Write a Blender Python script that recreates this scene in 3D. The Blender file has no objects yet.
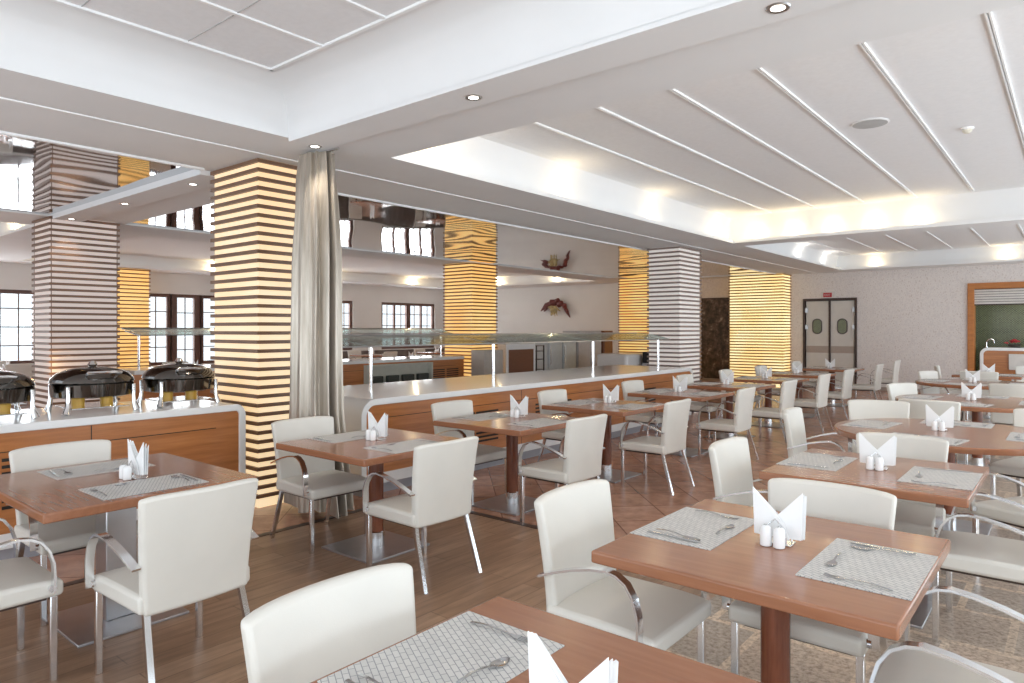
import bpy, bmesh, math, random
from mathutils import Vector, Matrix
random.seed(7)
C = bpy.context.scene.collection
PI = math.pi

# ------------------------------------------------------------------ materials
def new_mat(name):
    m = bpy.data.materials.new(name); m.use_nodes = True
    nt = m.node_tree; b = nt.nodes['Principled BSDF']
    return m, nt, b

def N(nt, kind, **kw):
    n = nt.nodes.new(kind)
    for k, v in kw.items():
        if k in n.inputs: n.inputs[k].default_value = v
        else: setattr(n, k, v)
    return n

def coords(nt, scale=(1, 1, 1), rot=(0, 0, 0), out='Object'):
    tc = nt.nodes.new('ShaderNodeTexCoord'); mp = nt.nodes.new('ShaderNodeMapping')
    mp.inputs['Scale'].default_value = scale; mp.inputs['Rotation'].default_value = rot
    nt.links.new(tc.outputs[out], mp.inputs['Vector'])
    return mp.outputs['Vector']

def ramp(nt, fac, stops):
    r = nt.nodes.new('ShaderNodeValToRGB')
    e = r.color_ramp.elements
    while len(e) < len(stops): e.new(0.5)
    for i, (p, c) in enumerate(stops):
        e[i].position = p; e[i].color = (*c, 1)
    nt.links.new(fac, r.inputs['Fac'])
    return r.outputs['Color']

def bump(nt, b, h, strength=0.2, dist=0.01):
    bp = nt.nodes.new('ShaderNodeBump'); bp.inputs['Strength'].default_value = strength
    bp.inputs['Distance'].default_value = dist
    nt.links.new(h, bp.inputs['Height']); nt.links.new(bp.outputs['Normal'], b.inputs['Normal'])

def plain(name, col, rough=0.5, metal=0.0, var=0.05, scale=8.0, spec=0.5, bumpy=0.0, bscale=60):
    m, nt, b = new_mat(name)
    v = coords(nt, (scale,) * 3)
    n = N(nt, 'ShaderNodeTexNoise', Scale=1.0, Detail=3.0); nt.links.new(v, n.inputs['Vector'])
    lo = tuple(max(0, c * (1 - var)) for c in col); hi = tuple(min(1, c * (1 + var)) for c in col)
    nt.links.new(ramp(nt, n.outputs['Fac'], [(0.3, lo), (0.7, hi)]), b.inputs['Base Color'])
    b.inputs['Roughness'].default_value = rough; b.inputs['Metallic'].default_value = metal
    b.inputs['Specular IOR Level'].default_value = spec
    if bumpy:
        n2 = N(nt, 'ShaderNodeTexNoise', Scale=bscale, Detail=2.0)
        nt.links.new(coords(nt), n2.inputs['Vector']); bump(nt, b, n2.outputs['Fac'], bumpy, 0.004)
    return m

def wood(name, c1, c2, scale=(2, 30, 30), rough=0.3, c3=None, coat=0.0):
    m, nt, b = new_mat(name)
    v = coords(nt, scale)
    n = N(nt, 'ShaderNodeTexNoise', Scale=1.0, Detail=6.0, Roughness=0.6); nt.links.new(v, n.inputs['Vector'])
    st = [(0.25, c1), (0.75, c2)] if c3 is None else [(0.2, c1), (0.5, c3), (0.8, c2)]
    nt.links.new(ramp(nt, n.outputs['Fac'], st), b.inputs['Base Color'])
    b.inputs['Roughness'].default_value = rough
    b.inputs['Coat Weight'].default_value = coat; b.inputs['Coat Roughness'].default_value = 0.15
    return m

def emit(name, col, strength, base=(0.8, 0.8, 0.8), tint=None):
    m, nt, b = new_mat(name)
    b.inputs['Base Color'].default_value = (*base, 1)
    n = N(nt, 'ShaderNodeTexNoise', Scale=1.5, Detail=1.0); nt.links.new(coords(nt), n.inputs['Vector'])
    t = tint or col
    nt.links.new(ramp(nt, n.outputs['Fac'], [(0.35, col), (0.65, t)]), b.inputs['Emission Color'])
    b.inputs['Emission Strength'].default_value = strength
    return m

M = {}
M['white_ceiling'] = plain('white_ceiling_paint', (0.86, 0.86, 0.86), 0.75, var=0.015, scale=2)
M['panel'] = plain('ceiling_panel', (0.87, 0.87, 0.88), 0.85, var=0.02, scale=25, bumpy=0.15, bscale=90)
M['tbar'] = plain('white_ceiling_bar', (0.92, 0.92, 0.92), 0.4, var=0.01)
M['groove'] = plain('white_bead', (0.95, 0.95, 0.95), 0.35, var=0.01)
M['wall_white'] = plain('white_wall_paint', (0.80, 0.79, 0.77), 0.8, var=0.02, scale=1.5)
M['chrome'] = plain('polished_chrome', (0.80, 0.80, 0.81), 0.14, 1.0, var=0.03, scale=3)
M['steel'] = plain('brushed_steel', (0.58, 0.59, 0.61), 0.28, 1.0, var=0.05, scale=5)
M['dark_chrome'] = plain('dark_chrome', (0.16, 0.15, 0.14), 0.1, 1.0, var=0.1, scale=4)
M['leather'] = plain('cream_leather', (0.73, 0.70, 0.64), 0.42, var=0.02, scale=6, bumpy=0.05, bscale=250)
M['leather_tan'] = plain('beige_leather', (0.62, 0.55, 0.46), 0.45, var=0.02, scale=6, bumpy=0.05, bscale=250)
M['ceramic'] = plain('white_ceramic', (0.90, 0.90, 0.90), 0.15, var=0.01)
M['napkin'] = plain('white_paper_napkin', (0.92, 0.92, 0.92), 0.9, var=0.01, bumpy=0.05)
M['solid_white'] = plain('white_solid_surface', (0.85, 0.85, 0.84), 0.12, var=0.01)
M['plinth_grey'] = plain('grey_kick_board', (0.35, 0.35, 0.38), 0.4)
M['black'] = plain('black_gap', (0.012, 0.010, 0.009), 0.6)
M['dark_frame'] = plain('dark_brown_frame', (0.055, 0.030, 0.022), 0.4)
M['brown_frame'] = plain('brown_window_frame', (0.13, 0.065, 0.05), 0.45)
M['door_paint'] = plain('cream_door_paint', (0.66, 0.62, 0.57), 0.5, var=0.02)
M['rail_tan'] = plain('tan_bumper', (0.42, 0.34, 0.29), 0.5)
M['red'] = plain('red_sign', (0.50, 0.02, 0.03), 0.5)
M['green_sign'] = emit('green_exit_sign', (0.02, 0.30, 0.10), 0.4)
M['cabinet_beige'] = plain('beige_laminate', (0.55, 0.50, 0.44), 0.5)
M['cabinet_grey'] = plain('grey_laminate', (0.46, 0.45, 0.46), 0.45)
M['niche'] = plain('pale_green_shelf', (0.56, 0.57, 0.50), 0.5)
M['basket'] = plain('dark_green_basket', (0.05, 0.06, 0.05), 0.5, var=0.3, scale=50)
M['brown_panel'] = wood('brown_panel', (0.15, 0.055, 0.025), (0.24, 0.09, 0.04))
M['table_wood'] = wood('red_brown_table_wood', (0.28, 0.115, 0.058), (0.40, 0.175, 0.094), (3, 40, 40), 0.24, (0.34, 0.140, 0.070), 0.3)
M['post_wood'] = wood('dark_mahogany_post', (0.11, 0.030, 0.014), (0.26, 0.080, 0.036), (30, 30, 3), 0.25)
M['counter_wood'] = wood('orange_walnut_front', (0.33, 0.115, 0.032), (0.60, 0.25, 0.085), (25, 1.6, 25), 0.3, (0.48, 0.18, 0.056), 0.2)
M['slat'] = wood('slat_wood', (0.15, 0.078, 0.044), (0.24, 0.13, 0.075), (4, 4, 30), 0.4)
M['slat_gold'] = wood('golden_slat', (0.24, 0.12, 0.03), (0.36, 0.19, 0.06), (4, 4, 30), 0.35)
M['slat_grey'] = wood('grey_brown_slat', (0.20, 0.145, 0.12), (0.29, 0.22, 0.19), (4, 4, 30), 0.4)  # greyer brown than the other column slats
M['frame_wood'] = wood('orange_frame_wood', (0.40, 0.13, 0.02), (0.55, 0.20, 0.04), (4, 4, 20), 0.35)
M['core_lit'] = emit('warm_lit_column_panel', (1.0, 0.68, 0.34), 1.05, (0.42, 0.38, 0.30), (1.0, 0.78, 0.50))
M['core_gold'] = emit('gold_lit_column_panel', (1.0, 0.48, 0.10), 1.0, (0.8, 0.6, 0.3), (1.0, 0.66, 0.24))
M['core_bright'] = emit('bright_lit_column_panel', (1.0, 0.66, 0.24), 1.35, (0.8, 0.7, 0.45), (1.0, 0.82, 0.44))
M['core_dim'] = emit('column_panel_added_pink_glow', (1.0, 0.76, 0.66), 0.34, (0.66, 0.60, 0.57), (1.0, 0.80, 0.72))  # weak pink emission added to brighten mostly unlit panels
M['core_pale'] = emit('unlit_column_panel_added_glow', (1.0, 0.86, 0.78), 0.34, (0.72, 0.68, 0.65), (1.0, 0.92, 0.86))  # this column is unlit; emission added so its panels look brighter
M['lamp'] = emit('downlight_lens', (1, 0.95, 0.85), 9.0)
M['orange_ext'] = plain('terracotta_facade', (0.60, 0.34, 0.24), 0.8)
M['yellow_liquid'] = plain('amber_burner', (0.7, 0.40, 0.06), 0.3)
M['blind'] = plain('cream_roller_slat', (0.70, 0.66, 0.62), 0.5)
M['fridge'] = plain('pale_steel_laminate', (0.50, 0.54, 0.56), 0.45, metal=0.2)
M['cutlery'] = plain('cutlery_steel', (0.60, 0.61, 0.63), 0.18, 1.0)
M['plate'] = plain('satin_steel_plate', (0.50, 0.50, 0.52), 0.38, 1.0)
M['reflection_strip'] = plain('grey_brown_reflection_strip', (0.13, 0.11, 0.10), 0.5, var=0.3, scale=5)
M['screen'] = plain('grey_monitor', (0.12, 0.12, 0.14), 0.4)
M['flower'] = plain('dark_red_ornament', (0.16, 0.035, 0.03), 0.5, var=0.5, scale=20)
M['flower_y'] = plain('olive_ornament', (0.42, 0.34, 0.16), 0.6, var=0.5, scale=20)
M['detector'] = plain('cream_plastic', (0.72, 0.68, 0.58), 0.4)
M['speaker'] = plain('grey_speaker_mesh', (0.50, 0.50, 0.50), 0.7, bumpy=0.3, bscale=300)

# curtain satin
m, nt, b = new_mat('silver_beige_satin'); M['satin'] = m
n = N(nt, 'ShaderNodeTexNoise', Scale=1.0, Detail=5.0); nt.links.new(coords(nt, (30, 30, 3)), n.inputs['Vector'])
nt.links.new(ramp(nt, n.outputs['Fac'], [(0.3, (0.36, 0.31, 0.25)), (0.7, (0.53, 0.47, 0.40))]), b.inputs['Base Color'])
b.inputs['Roughness'].default_value = 0.33; b.inputs['Metallic'].default_value = 0.55
b.inputs['Sheen Weight'].default_value = 0.3

# mirrored stretch ceiling
m, nt, b = new_mat('mirror_stretch_ceiling'); M['mirror'] = m
b.inputs['Base Color'].default_value = (0.52, 0.53, 0.55, 1); b.inputs['Metallic'].default_value = 1.0
b.inputs['Roughness'].default_value = 0.03
n = N(nt, 'ShaderNodeTexNoise', Scale=0.5, Detail=0.5); nt.links.new(coords(nt), n.inputs['Vector'])
bump(nt, b, n.outputs['Fac'], 0.5, 0.07)

# glass
def glass(name, col, alpha):
    m = bpy.data.materials.new(name); m.use_nodes = True; nt = m.node_tree
    nt.nodes.clear()
    o = nt.nodes.new('ShaderNodeOutputMaterial'); mix = nt.nodes.new('ShaderNodeMixShader')
    t = nt.nodes.new('ShaderNodeBsdfTransparent'); g = nt.nodes.new('ShaderNodeBsdfGlossy')
    t.inputs['Color'].default_value = (*col, 1); g.inputs['Roughness'].default_value = 0.12 if 'guard' in name else 0.03
    g.inputs['Color'].default_value = (0.85, 0.9, 0.88, 1)
    mix.inputs['Fac'].default_value = alpha
    nt.links.new(t.outputs[0], mix.inputs[1]); nt.links.new(g.outputs[0], mix.inputs[2])
    nt.links.new(mix.outputs[0], o.inputs['Surface'])
    return m
M['glass'] = glass('sneeze_guard_glass', (0.74, 0.81, 0.79), 0.5)
M['pane'] = glass('window_glass', (0.97, 0.98, 0.98), 0.05)

# placemat weave
m, nt, b = new_mat('woven_grey_placemat'); M['mat'] = m
v = coords(nt, (1, 1, 1), (0, 0, 0.5))
br = N(nt, 'ShaderNodeTexBrick', Scale=26.0)
br.inputs['Color1'].default_value = (0.74, 0.72, 0.69, 1); br.inputs['Color2'].default_value = (0.66, 0.645, 0.62, 1)
br.inputs['Mortar'].default_value = (0.30, 0.30, 0.31, 1); br.inputs['Mortar Size'].default_value = 0.03
br.inputs['Brick Width'].default_value = 0.9; br.inputs['Row Height'].default_value = 0.42
nt.links.new(v, br.inputs['Vector'])
wv = N(nt, 'ShaderNodeTexWave', Scale=160.0); wv.bands_direction = 'X'
nt.links.new(coords(nt), wv.inputs['Vector'])
mx = nt.nodes.new('ShaderNodeMixRGB'); mx.blend_type = 'MULTIPLY'; mx.inputs['Fac'].default_value = 0.15
nt.links.new(br.outputs['Color'], mx.inputs['Color1']); nt.links.new(wv.outputs['Color'], mx.inputs['Color2'])
nt.links.new(mx.outputs['Color'], b.inputs['Base Color']); b.inputs['Roughness'].default_value = 0.55

# wallpaper
m, nt, b = new_mat('patterned_wallpaper'); M['wallpaper'] = m
v = coords(nt, (13, 13, 9))
vo = N(nt, 'ShaderNodeTexVoronoi', Scale=1.6); nt.links.new(v, vo.inputs['Vector'])
n2 = N(nt, 'ShaderNodeTexNoise', Scale=1.2, Detail=4.0); nt.links.new(v, n2.inputs['Vector'])
ma = N(nt, 'ShaderNodeMath', operation='MULTIPLY'); nt.links.new(vo.outputs['Distance'], ma.inputs[0]); nt.links.new(n2.outputs['Fac'], ma.inputs[1])
nt.links.new(ramp(nt, ma.outputs[0], [(0.03, (0.62, 0.54, 0.50)), (0.20, (0.80, 0.74, 0.70)), (0.4, (0.72, 0.66, 0.63))]), b.inputs['Base Color'])
b.inputs['Roughness'].default_value = 0.55

# green mosaic
m, nt, b = new_mat('green_mosaic_tile'); M['mosaic'] = m
br = N(nt, 'ShaderNodeTexBrick', Scale=9.0)
br.inputs['Color1'].default_value = (0.10, 0.125, 0.045, 1); br.inputs['Color2'].default_value = (0.045, 0.06, 0.02, 1)
br.inputs['Mortar'].default_value = (0.26, 0.27, 0.16, 1); br.inputs['Mortar Size'].default_value = 0.05
nt.links.new(coords(nt, rot=(PI / 2, 0, 0)), br.inputs['Vector'])
nt.links.new(br.outputs['Color'], b.inputs['Base Color']); b.inputs['Roughness'].default_value = 0.25

# tree photograph poster (dark blossom)
m, nt, b = new_mat('dark_printed_poster'); M['poster'] = m
n = N(nt, 'ShaderNodeTexNoise', Scale=5.0, Detail=8.0, Roughness=0.7); nt.links.new(coords(nt), n.inputs['Vector'])
nt.links.new(ramp(nt, n.outputs['Fac'], [(0.42, (0.015, 0.011, 0.010)), (0.56, (0.10, 0.065, 0.055)), (0.68, (0.42, 0.36, 0.32))]), b.inputs['Base Color'])
b.inputs['Roughness'].default_value = 0.4

# floor: planks / red tile / stone
m, nt, b = new_mat('brown_plank_floor'); M['planks'] = m
br = N(nt, 'ShaderNodeTexBrick', Scale=1.0)
br.inputs['Color1'].default_value = (0.270, 0.160, 0.098, 1); br.inputs['Color2'].default_value = (0.35, 0.220, 0.142, 1)
br.inputs['Mortar'].default_value = (0.18, 0.105, 0.066, 1); br.inputs['Mortar Size'].default_value = 0.003
br.inputs['Brick Width'].default_value = 1.3; br.inputs['Row Height'].default_value = 0.13
nt.links.new(coords(nt, rot=(0, 0, PI / 2)), br.inputs['Vector'])
n = N(nt, 'ShaderNodeTexNoise', Scale=1.0, Detail=7.0, Roughness=0.65); nt.links.new(coords(nt, (22, 2.2, 1)), n.inputs['Vector'])
mx = nt.nodes.new('ShaderNodeMixRGB'); mx.blend_type = 'OVERLAY'; mx.inputs['Fac'].default_value = 0.75
nt.links.new(br.outputs['Color'], mx.inputs['Color1']); nt.links.new(n.outputs['Fac'], mx.inputs['Color2'])
nt.links.new(mx.outputs['Color'], b.inputs['Base Color']); b.inputs['Roughness'].default_value = 0.36

m, nt, b = new_mat('polished_red_brown_tile'); M['redtile'] = m
br = N(nt, 'ShaderNodeTexBrick', Scale=1.0)
br.inputs['Color1'].default_value = (0.40, 0.205, 0.13, 1); br.inputs['Color2'].default_value = (0.50, 0.275, 0.19, 1)
br.inputs['Mortar'].default_value = (0.22, 0.10, 0.06, 1); br.inputs['Mortar Size'].default_value = 0.006
br.inputs['Brick Width'].default_value = 0.45; br.inputs['Row Height'].default_value = 0.45; br.offset = 0.0
nt.links.new(coords(nt, rot=(0, 0, PI / 4)), br.inputs['Vector'])
n = N(nt, 'ShaderNodeTexNoise', Scale=7.0, Detail=6.0, Roughness=0.6); nt.links.new(coords(nt), n.inputs['Vector'])
mx = nt.nodes.new('ShaderNodeMixRGB'); mx.blend_type = 'OVERLAY'; mx.inputs['Fac'].default_value = 0.6
nt.links.new(br.outputs['Color'], mx.inputs['Color1']); nt.links.new(n.outputs['Fac'], mx.inputs['Color2'])
nt.links.new(mx.outputs['Color'], b.inputs['Base Color']); b.inputs['Roughness'].default_value = 0.24

m, nt, b = new_mat('speckled_stone_floor'); M['stone'] = m
n = N(nt, 'ShaderNodeTexNoise', Scale=38.0, Detail=4.0, Roughness=0.75); nt.links.new(coords(nt), n.inputs['Vector'])
c1 = ramp(nt, n.outputs['Fac'], [(0.36, (0.22, 0.17, 0.13)), (0.5, (0.42, 0.36, 0.30)), (0.66, (0.56, 0.50, 0.44))])
br = N(nt, 'ShaderNodeTexBrick', Scale=1.0)
br.inputs['Color1'].default_value = (0.62, 0.54, 0.48, 1); br.inputs['Color2'].default_value = (0.36, 0.35, 0.35, 1)
br.inputs['Mortar'].default_value = (0.78, 0.70, 0.62, 1); br.inputs['Mortar Size'].default_value = 0.02
br.inputs['Brick Width'].default_value = 0.5; br.inputs['Row Height'].default_value = 0.5
nt.links.new(coords(nt), br.inputs['Vector'])
mx = nt.nodes.new('ShaderNodeMixRGB'); mx.blend_type = 'OVERLAY'; mx.inputs['Fac'].default_value = 0.8
nt.links.new(c1, mx.inputs['Color1']); nt.links.new(br.outputs['Color'], mx.inputs['Color2'])
nt.links.new(mx.outputs['Color'], b.inputs['Base Color']); b.inputs['Roughness'].default_value = 0.35

# ------------------------------------------------------------------ mesh builder
class MB:
    def __init__(s): s.v = []; s.f = []; s.mi = []
    def add(s, vs, fs, mi=0):
        o = len(s.v); s.v += [tuple(p) for p in vs]
        for f in fs: s.f.append(tuple(i + o for i in f)); s.mi.append(mi)
        return s
    def box(s, x0, y0, z0, x1, y1, z1, mi=0):
        x0, x1 = min(x0, x1), max(x0, x1); y0, y1 = min(y0, y1), max(y0, y1); z0, z1 = min(z0, z1), max(z0, z1)
        vs = [(x0, y0, z0), (x1, y0, z0), (x1, y1, z0), (x0, y1, z0), (x0, y0, z1), (x1, y0, z1), (x1, y1, z1), (x0, y1, z1)]
        return s.add(vs, [(0, 3, 2, 1), (4, 5, 6, 7), (0, 1, 5, 4), (1, 2, 6, 5), (2, 3, 7, 6), (3, 0, 4, 7)], mi)
    def quad(s, a, b, c, d, mi=0): return s.add([a, b, c, d], [(0, 1, 2, 3)], mi)
    def prism(s, poly, z0, z1, axis='z', mi=0):
        n = len(poly)
        def P(a, b, h): return {'z': (a, b, h), 'x': (h, a, b), 'y': (a, h, b)}[axis]
        vs = [P(a, b, z0) for a, b in poly] + [P(a, b, z1) for a, b in poly]
        fs = [tuple(range(n))[::-1], tuple(range(n, 2 * n))] + [(i, (i + 1) % n, n + (i + 1) % n, n + i) for i in range(n)]
        return s.add(vs, fs, mi)
    def lathe(s, prof, n=24, c=(0, 0, 0), sx=1, sy=1, mi=0):
        vs = []; fs = []
        for r, z in prof:
            for k in range(n):
                a = 2 * PI * k / n
                vs.append((c[0] + r * sx * math.cos(a), c[1] + r * sy * math.sin(a), c[2] + z))
        for i in range(len(prof) - 1):
            for k in range(n):
                k2 = (k + 1) % n
                fs.append((i * n + k, i * n + k2, (i + 1) * n + k2, (i + 1) * n + k))
        if prof[0][0] > 1e-5: fs.append(tuple(range(n))[::-1])
        if prof[-1][0] > 1e-5: fs.append(tuple(range((len(prof) - 1) * n, len(prof) * n)))
        return s.add(vs, fs, mi)
    def ribbon(s, pts, w, t, side=(0, 1, 0), mi=0):
        """rectangular bar swept along pts: w across (along side), t thick."""
        sd = Vector(side).normalized(); vs = []; fs = []; n = len(pts)
        P = [Vector(p) for p in pts]
        for i in range(n):
            d = (P[min(i + 1, n - 1)] - P[max(i - 1, 0)]).normalized()
            sdl = (sd - d * sd.dot(d)).normalized(); up = d.cross(sdl)
            for a, b in ((-1, -1), (1, -1), (1, 1), (-1, 1)):
                vs.append(P[i] + sdl * (a * w / 2) + up * (b * t / 2))
        for i in range(n - 1):
            for k in range(4):
                fs.append((i * 4 + k, i * 4 + (k + 1) % 4, i * 4 + 4 + (k + 1) % 4, i * 4 + 4 + k))
        fs += [(3, 2, 1, 0), tuple(range((n - 1) * 4, n * 4))]
        return s.add(vs, fs, mi)
    def tube(s, pts, r, n=8, mi=0):
        P = [Vector(p) for p in pts]; vs = []; fs = []; m = len(P)
        rr = r if isinstance(r, (list, tuple)) else [r] * m
        ref = Vector((0.13, 0.37, 0.92))
        for i in range(m):
            d = (P[min(i + 1, m - 1)] - P[max(i - 1, 0)]).normalized()
            a = d.cross(ref)
            if a.length < 1e-3: a = d.cross(Vector((1, 0, 0)))
            a.normalize(); bb = d.cross(a)
            for k in range(n):
                t = 2 * PI * k / n
                vs.append(P[i] + a * (rr[i] * math.cos(t)) + bb * (rr[i] * math.sin(t)))
        for i in range(m - 1):
            for k in range(n):
                fs.append((i * n + k, i * n + (k + 1) % n, (i + 1) * n + (k + 1) % n, (i + 1) * n + k))
        fs += [tuple(range(n))[::-1], tuple(range((m - 1) * n, m * n))]
        return s.add(vs, fs, mi)
    def grid_slab(s, fr, bk, nu, nv, mi=0):
        """closed slab between two nu x nv point grids."""
        o = nu * nv; vs = list(fr) + list(bk); fs = []
        q = lambda i, j: i * nv + j
        for i in range(nu - 1):
            for j in range(nv - 1):
                fs.append((q(i, j), q(i + 1, j), q(i + 1, j + 1), q(i, j + 1)))
                fs.append((o + q(i, j), o + q(i, j + 1), o + q(i + 1, j + 1), o + q(i + 1, j)))
        for i in range(nu - 1):
            fs.append((q(i, 0), o + q(i, 0), o + q(i + 1, 0), q(i + 1, 0)))
            fs.append((q(i, nv - 1), q(i + 1, nv - 1), o + q(i + 1, nv - 1), o + q(i, nv - 1)))
        for j in range(nv - 1):
            fs.append((q(0, j), q(0, j + 1), o + q(0, j + 1), o + q(0, j)))
            fs.append((q(nu - 1, j), o + q(nu - 1, j), o + q(nu - 1, j + 1), q(nu - 1, j + 1)))
        return s.add(vs, fs, mi)
    def build(s, name, mats, parent=None, bevel=0, seg=2, smooth=True, sub=0, fix=True, loc=None):
        me = bpy.data.meshes.new(name); me.from_pydata([tuple(v) for v in s.v], [], s.f)
        if not isinstance(mats, (list, tuple)): mats = [mats]
        for mm in mats: me.materials.append(mm)
        for p, i in zip(me.polygons, s.mi): p.material_index = i
        if fix:
            bm = bmesh.new(); bm.from_mesh(me); bmesh.ops.recalc_face_normals(bm, faces=bm.faces); bm.to_mesh(me); bm.free()
        if smooth:
            me.polygons.foreach_set('use_smooth', [True] * len(me.polygons))
            me.set_sharp_from_angle(angle=math.radians(38))
        o = bpy.data.objects.new(name, me); C.objects.link(o)
        if parent: o.parent = parent
        if loc: o.location = loc
        if bevel:
            md = o.modifiers.new('edge', 'BEVEL'); md.width = bevel; md.segments = seg
            md.limit_method = 'ANGLE'; md.angle_limit = math.radians(40)
        if sub:
            md = o.modifiers.new('round', 'SUBSURF'); md.levels = sub; md.render_levels = sub
        return o

def tag(o, label=None, cat=None, group=None, kind=None):
    if label: o['label'] = label
    if cat: o['category'] = cat
    if group: o['group'] = group
    if kind: o['kind'] = kind
    return o

def empty(name, loc=(0, 0, 0), rz=0, label=None, cat=None, group=None, kind=None):
    o = bpy.data.objects.new(name, None); C.objects.link(o)
    o.location = loc; o.rotation_euler = (0, 0, rz); o.empty_display_size = 0.1
    return tag(o, label, cat, group, kind)

KIDS = {}
def kids(o):
    return [c for c in C.objects if c.parent == o]
def dup(root, loc, rz, label, group=None):
    if root.name not in KIDS:
        KIDS[root.name] = [(c, kids(c)) for c in kids(root)]
    r = root.copy(); C.objects.link(r); r.location = loc; r.rotation_euler = (0, 0, rz)
    r['label'] = label
    if group: r['group'] = group
    for ch, gs in KIDS[root.name]:
        c = ch.copy(); C.objects.link(c); c.parent = r
        for g in gs:
            d = g.copy(); C.objects.link(d); d.parent = c
    return r

class Proto:
    """first use moves the original, later uses copy it."""
    def __init__(s, root): s.root = root; s.used = False
    def put(s, loc, rz, label, group=None):
        if not s.used:
            s.used = True
            KIDS[s.root.name] = [(c, kids(c)) for c in kids(s.root)]
            r = s.root; r.location = loc; r.rotation_euler = (0, 0, rz); r['label'] = label
            if group: r['group'] = group
            return r
        return dup(s.root, loc, rz, label, group)

def struct(mb, name, mats, **kw):
    return tag(mb.build(name, mats, **kw), kind='structure')

# ------------------------------------------------------------------ room shell
ZC = 3.03
XL, XR, Y0, YB = -18.5, 3.4, -4.0, 19.2
fl = MB()
fl.quad((-4.69, Y0, 0), (-1.62, Y0, 0), (-1.62, 4.2, 0), (-4.69, 4.2, 0), 0)
fl.quad((-1.62, Y0, 0), (XR, Y0, 0), (XR, YB, 0), (-1.62, YB, 0), 2)
fl.quad((XL, Y0, 0), (-4.69, Y0, 0), (-4.69, YB, 0), (XL, YB, 0), 1)
fl.quad((-4.69, 4.2, 0), (-1.62, 4.2, 0), (-1.62, YB, 0), (-4.69, YB, 0), 1)
struct(fl, 'floor', [M['planks'], M['redtile'], M['stone']], smooth=False)
struct(MB().box(-4.75, Y0, 0, -4.69, 4.26, 0.004).box(-4.69, 4.2, 0, -1.62, 4.26, 0.004), 'trim_1', M['dark_frame'], smooth=False)

ce = MB()
def slab(x0, y0, x1, y1, z0=ZC, z1=3.08): ce.box(x0, y0, z0, x1, y1, z1)
# soffit pieces round the coffers (coffer 1 near, 2 middle, 3 far) and round the mirror
slab(-6.2, Y0, -4.70, 2.97)                       # left soffit beside coffer 1
slab(-4.70, Y0, XR, -3.2)
slab(-4.70, 2.97, XR, 3.28, 3.00)                 # lower beam with downlights
slab(-4.70, 3.28, -0.0 + XR, 3.88)
slab(-6.2, 2.97, -4.70, 3.88)
slab(-6.2, 3.88, -4.57, 18.9)
slab(-4.57, 11.52, XR, 12.0)
slab(-4.57, 18.45, XR, YB)
slab(-6.2, 18.9, -4.57, YB)
# buffet side: beam between the columns and plain band
slab(-10.28, 3.04, -6.27, 3.37, 2.985)
slab(-6.27, 3.04, -6.2, 3.37)
slab(-10.28, 3.37, -6.2, 3.95, 3.03)
slab(-11.45, 3.04, -10.28, 3.97, 3.035)
slab(-10.4, 18.6, -6.2, YB)
# far dining room ceiling
slab(XL, Y0, -10.4, -2.0)
slab(-11.45, -2.0, -10.4, 3.04)
slab(-11.45, 3.97, -10.4, YB)
slab(XL, -2.0, -17.6, YB)
slab(-17.6, 3.2, -11.45, 4.6)
slab(-17.6, 17.9, -11.45, YB)
ce.box(XL, Y0, 3.75, XR + .15, YB + .25, 3.85)
struct(ce, 'ceiling', M['white_ceiling'], smooth=False)
# coffer 1: lip, cove curve and tiled panel
def coffer(name, x0, y0, x1, y1, zl, lip, w, zp, trough=False):
    mb = MB()
    rings = [((0, zl)), ((0, zl + lip))]
    prof = [(.004, zl - .002), (.004, zl + lip)]
    if trough:
        prof = [(-0.14, zl + lip + .002), (-0.14, zl + lip + 0.06), (-0.12, zp - 0.12), (-0.06, zp - 0.02), (0.0, zp)]
    else:
        for k in range(1, 9):
            t = k / 8 * PI / 2
            prof.append((0.02 + (w - 0.02) * (1 - math.cos(t)), zl + lip + (zp - zl - lip) * math.sin(t)))
    vs = []; fs = []
    for d, z in prof:
        vs += [(x0 + d, y0 + d, z), (x1 - d, y0 + d, z), (x1 - d, y1 - d, z), (x0 + d, y1 - d, z)]
    for i in range(len(prof) - 1):
        for k in range(4):
            fs.append((i * 4 + k, i * 4 + (k + 1) % 4, i * 4 + 4 + (k + 1) % 4, i * 4 + 4 + k))
    mb.add(vs, fs)
    struct(mb, name, M['white_ceiling'], fix=False)
    d = prof[-1][0]
    return x0 + d, y0 + d, x1 - d, y1 - d
a = coffer('trim_2', -4.70, -3.2, XR - 0.1, 2.97, ZC, 0.08, 0.35, 3.37)
struct(MB().box(a[0] - 0.1, a[1] - 0.1, 3.37, a[2] + 0.1, a[3] + 0.1, 3.42), 'ceiling_panel', M['panel'], smooth=False)
tb = MB()
tb.box(a[0], a[1], 3.355, a[0] + 0.025, a[3], 3.37).box(a[0], a[3] - 0.025, 3.355, a[2], a[3], 3.37)
k = a[0] + 0.0
xs = [a[0] + 0.62 * i for i in range(1, 12)]
for x in xs: tb.box(x - 0.012, a[1], 3.358, x + 0.012, a[3], 3.37)
struct(tb, 'trim_3', M['tbar'], smooth=False)
jb = MB()
for y in [a[3] - 0.6 * i for i in range(1, 9)]: jb.box(a[0], y - 0.003, 3.3665, a[2], y + 0.003, 3.37)
struct(jb, 'trim_4', M['speaker'], smooth=False)
a = coffer('trim_5', -4.57, 3.88, XR - 0.1, 11.52, ZC, 0.05, 0, 3.5, True)
struct(MB().box(a[0] - 0.2, a[1] - 0.2, 3.5, a[2] + 0.2, a[3] + 0.2, 3.55), 'ceiling_panel', M['panel'], smooth=False)
tb = MB()
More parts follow.
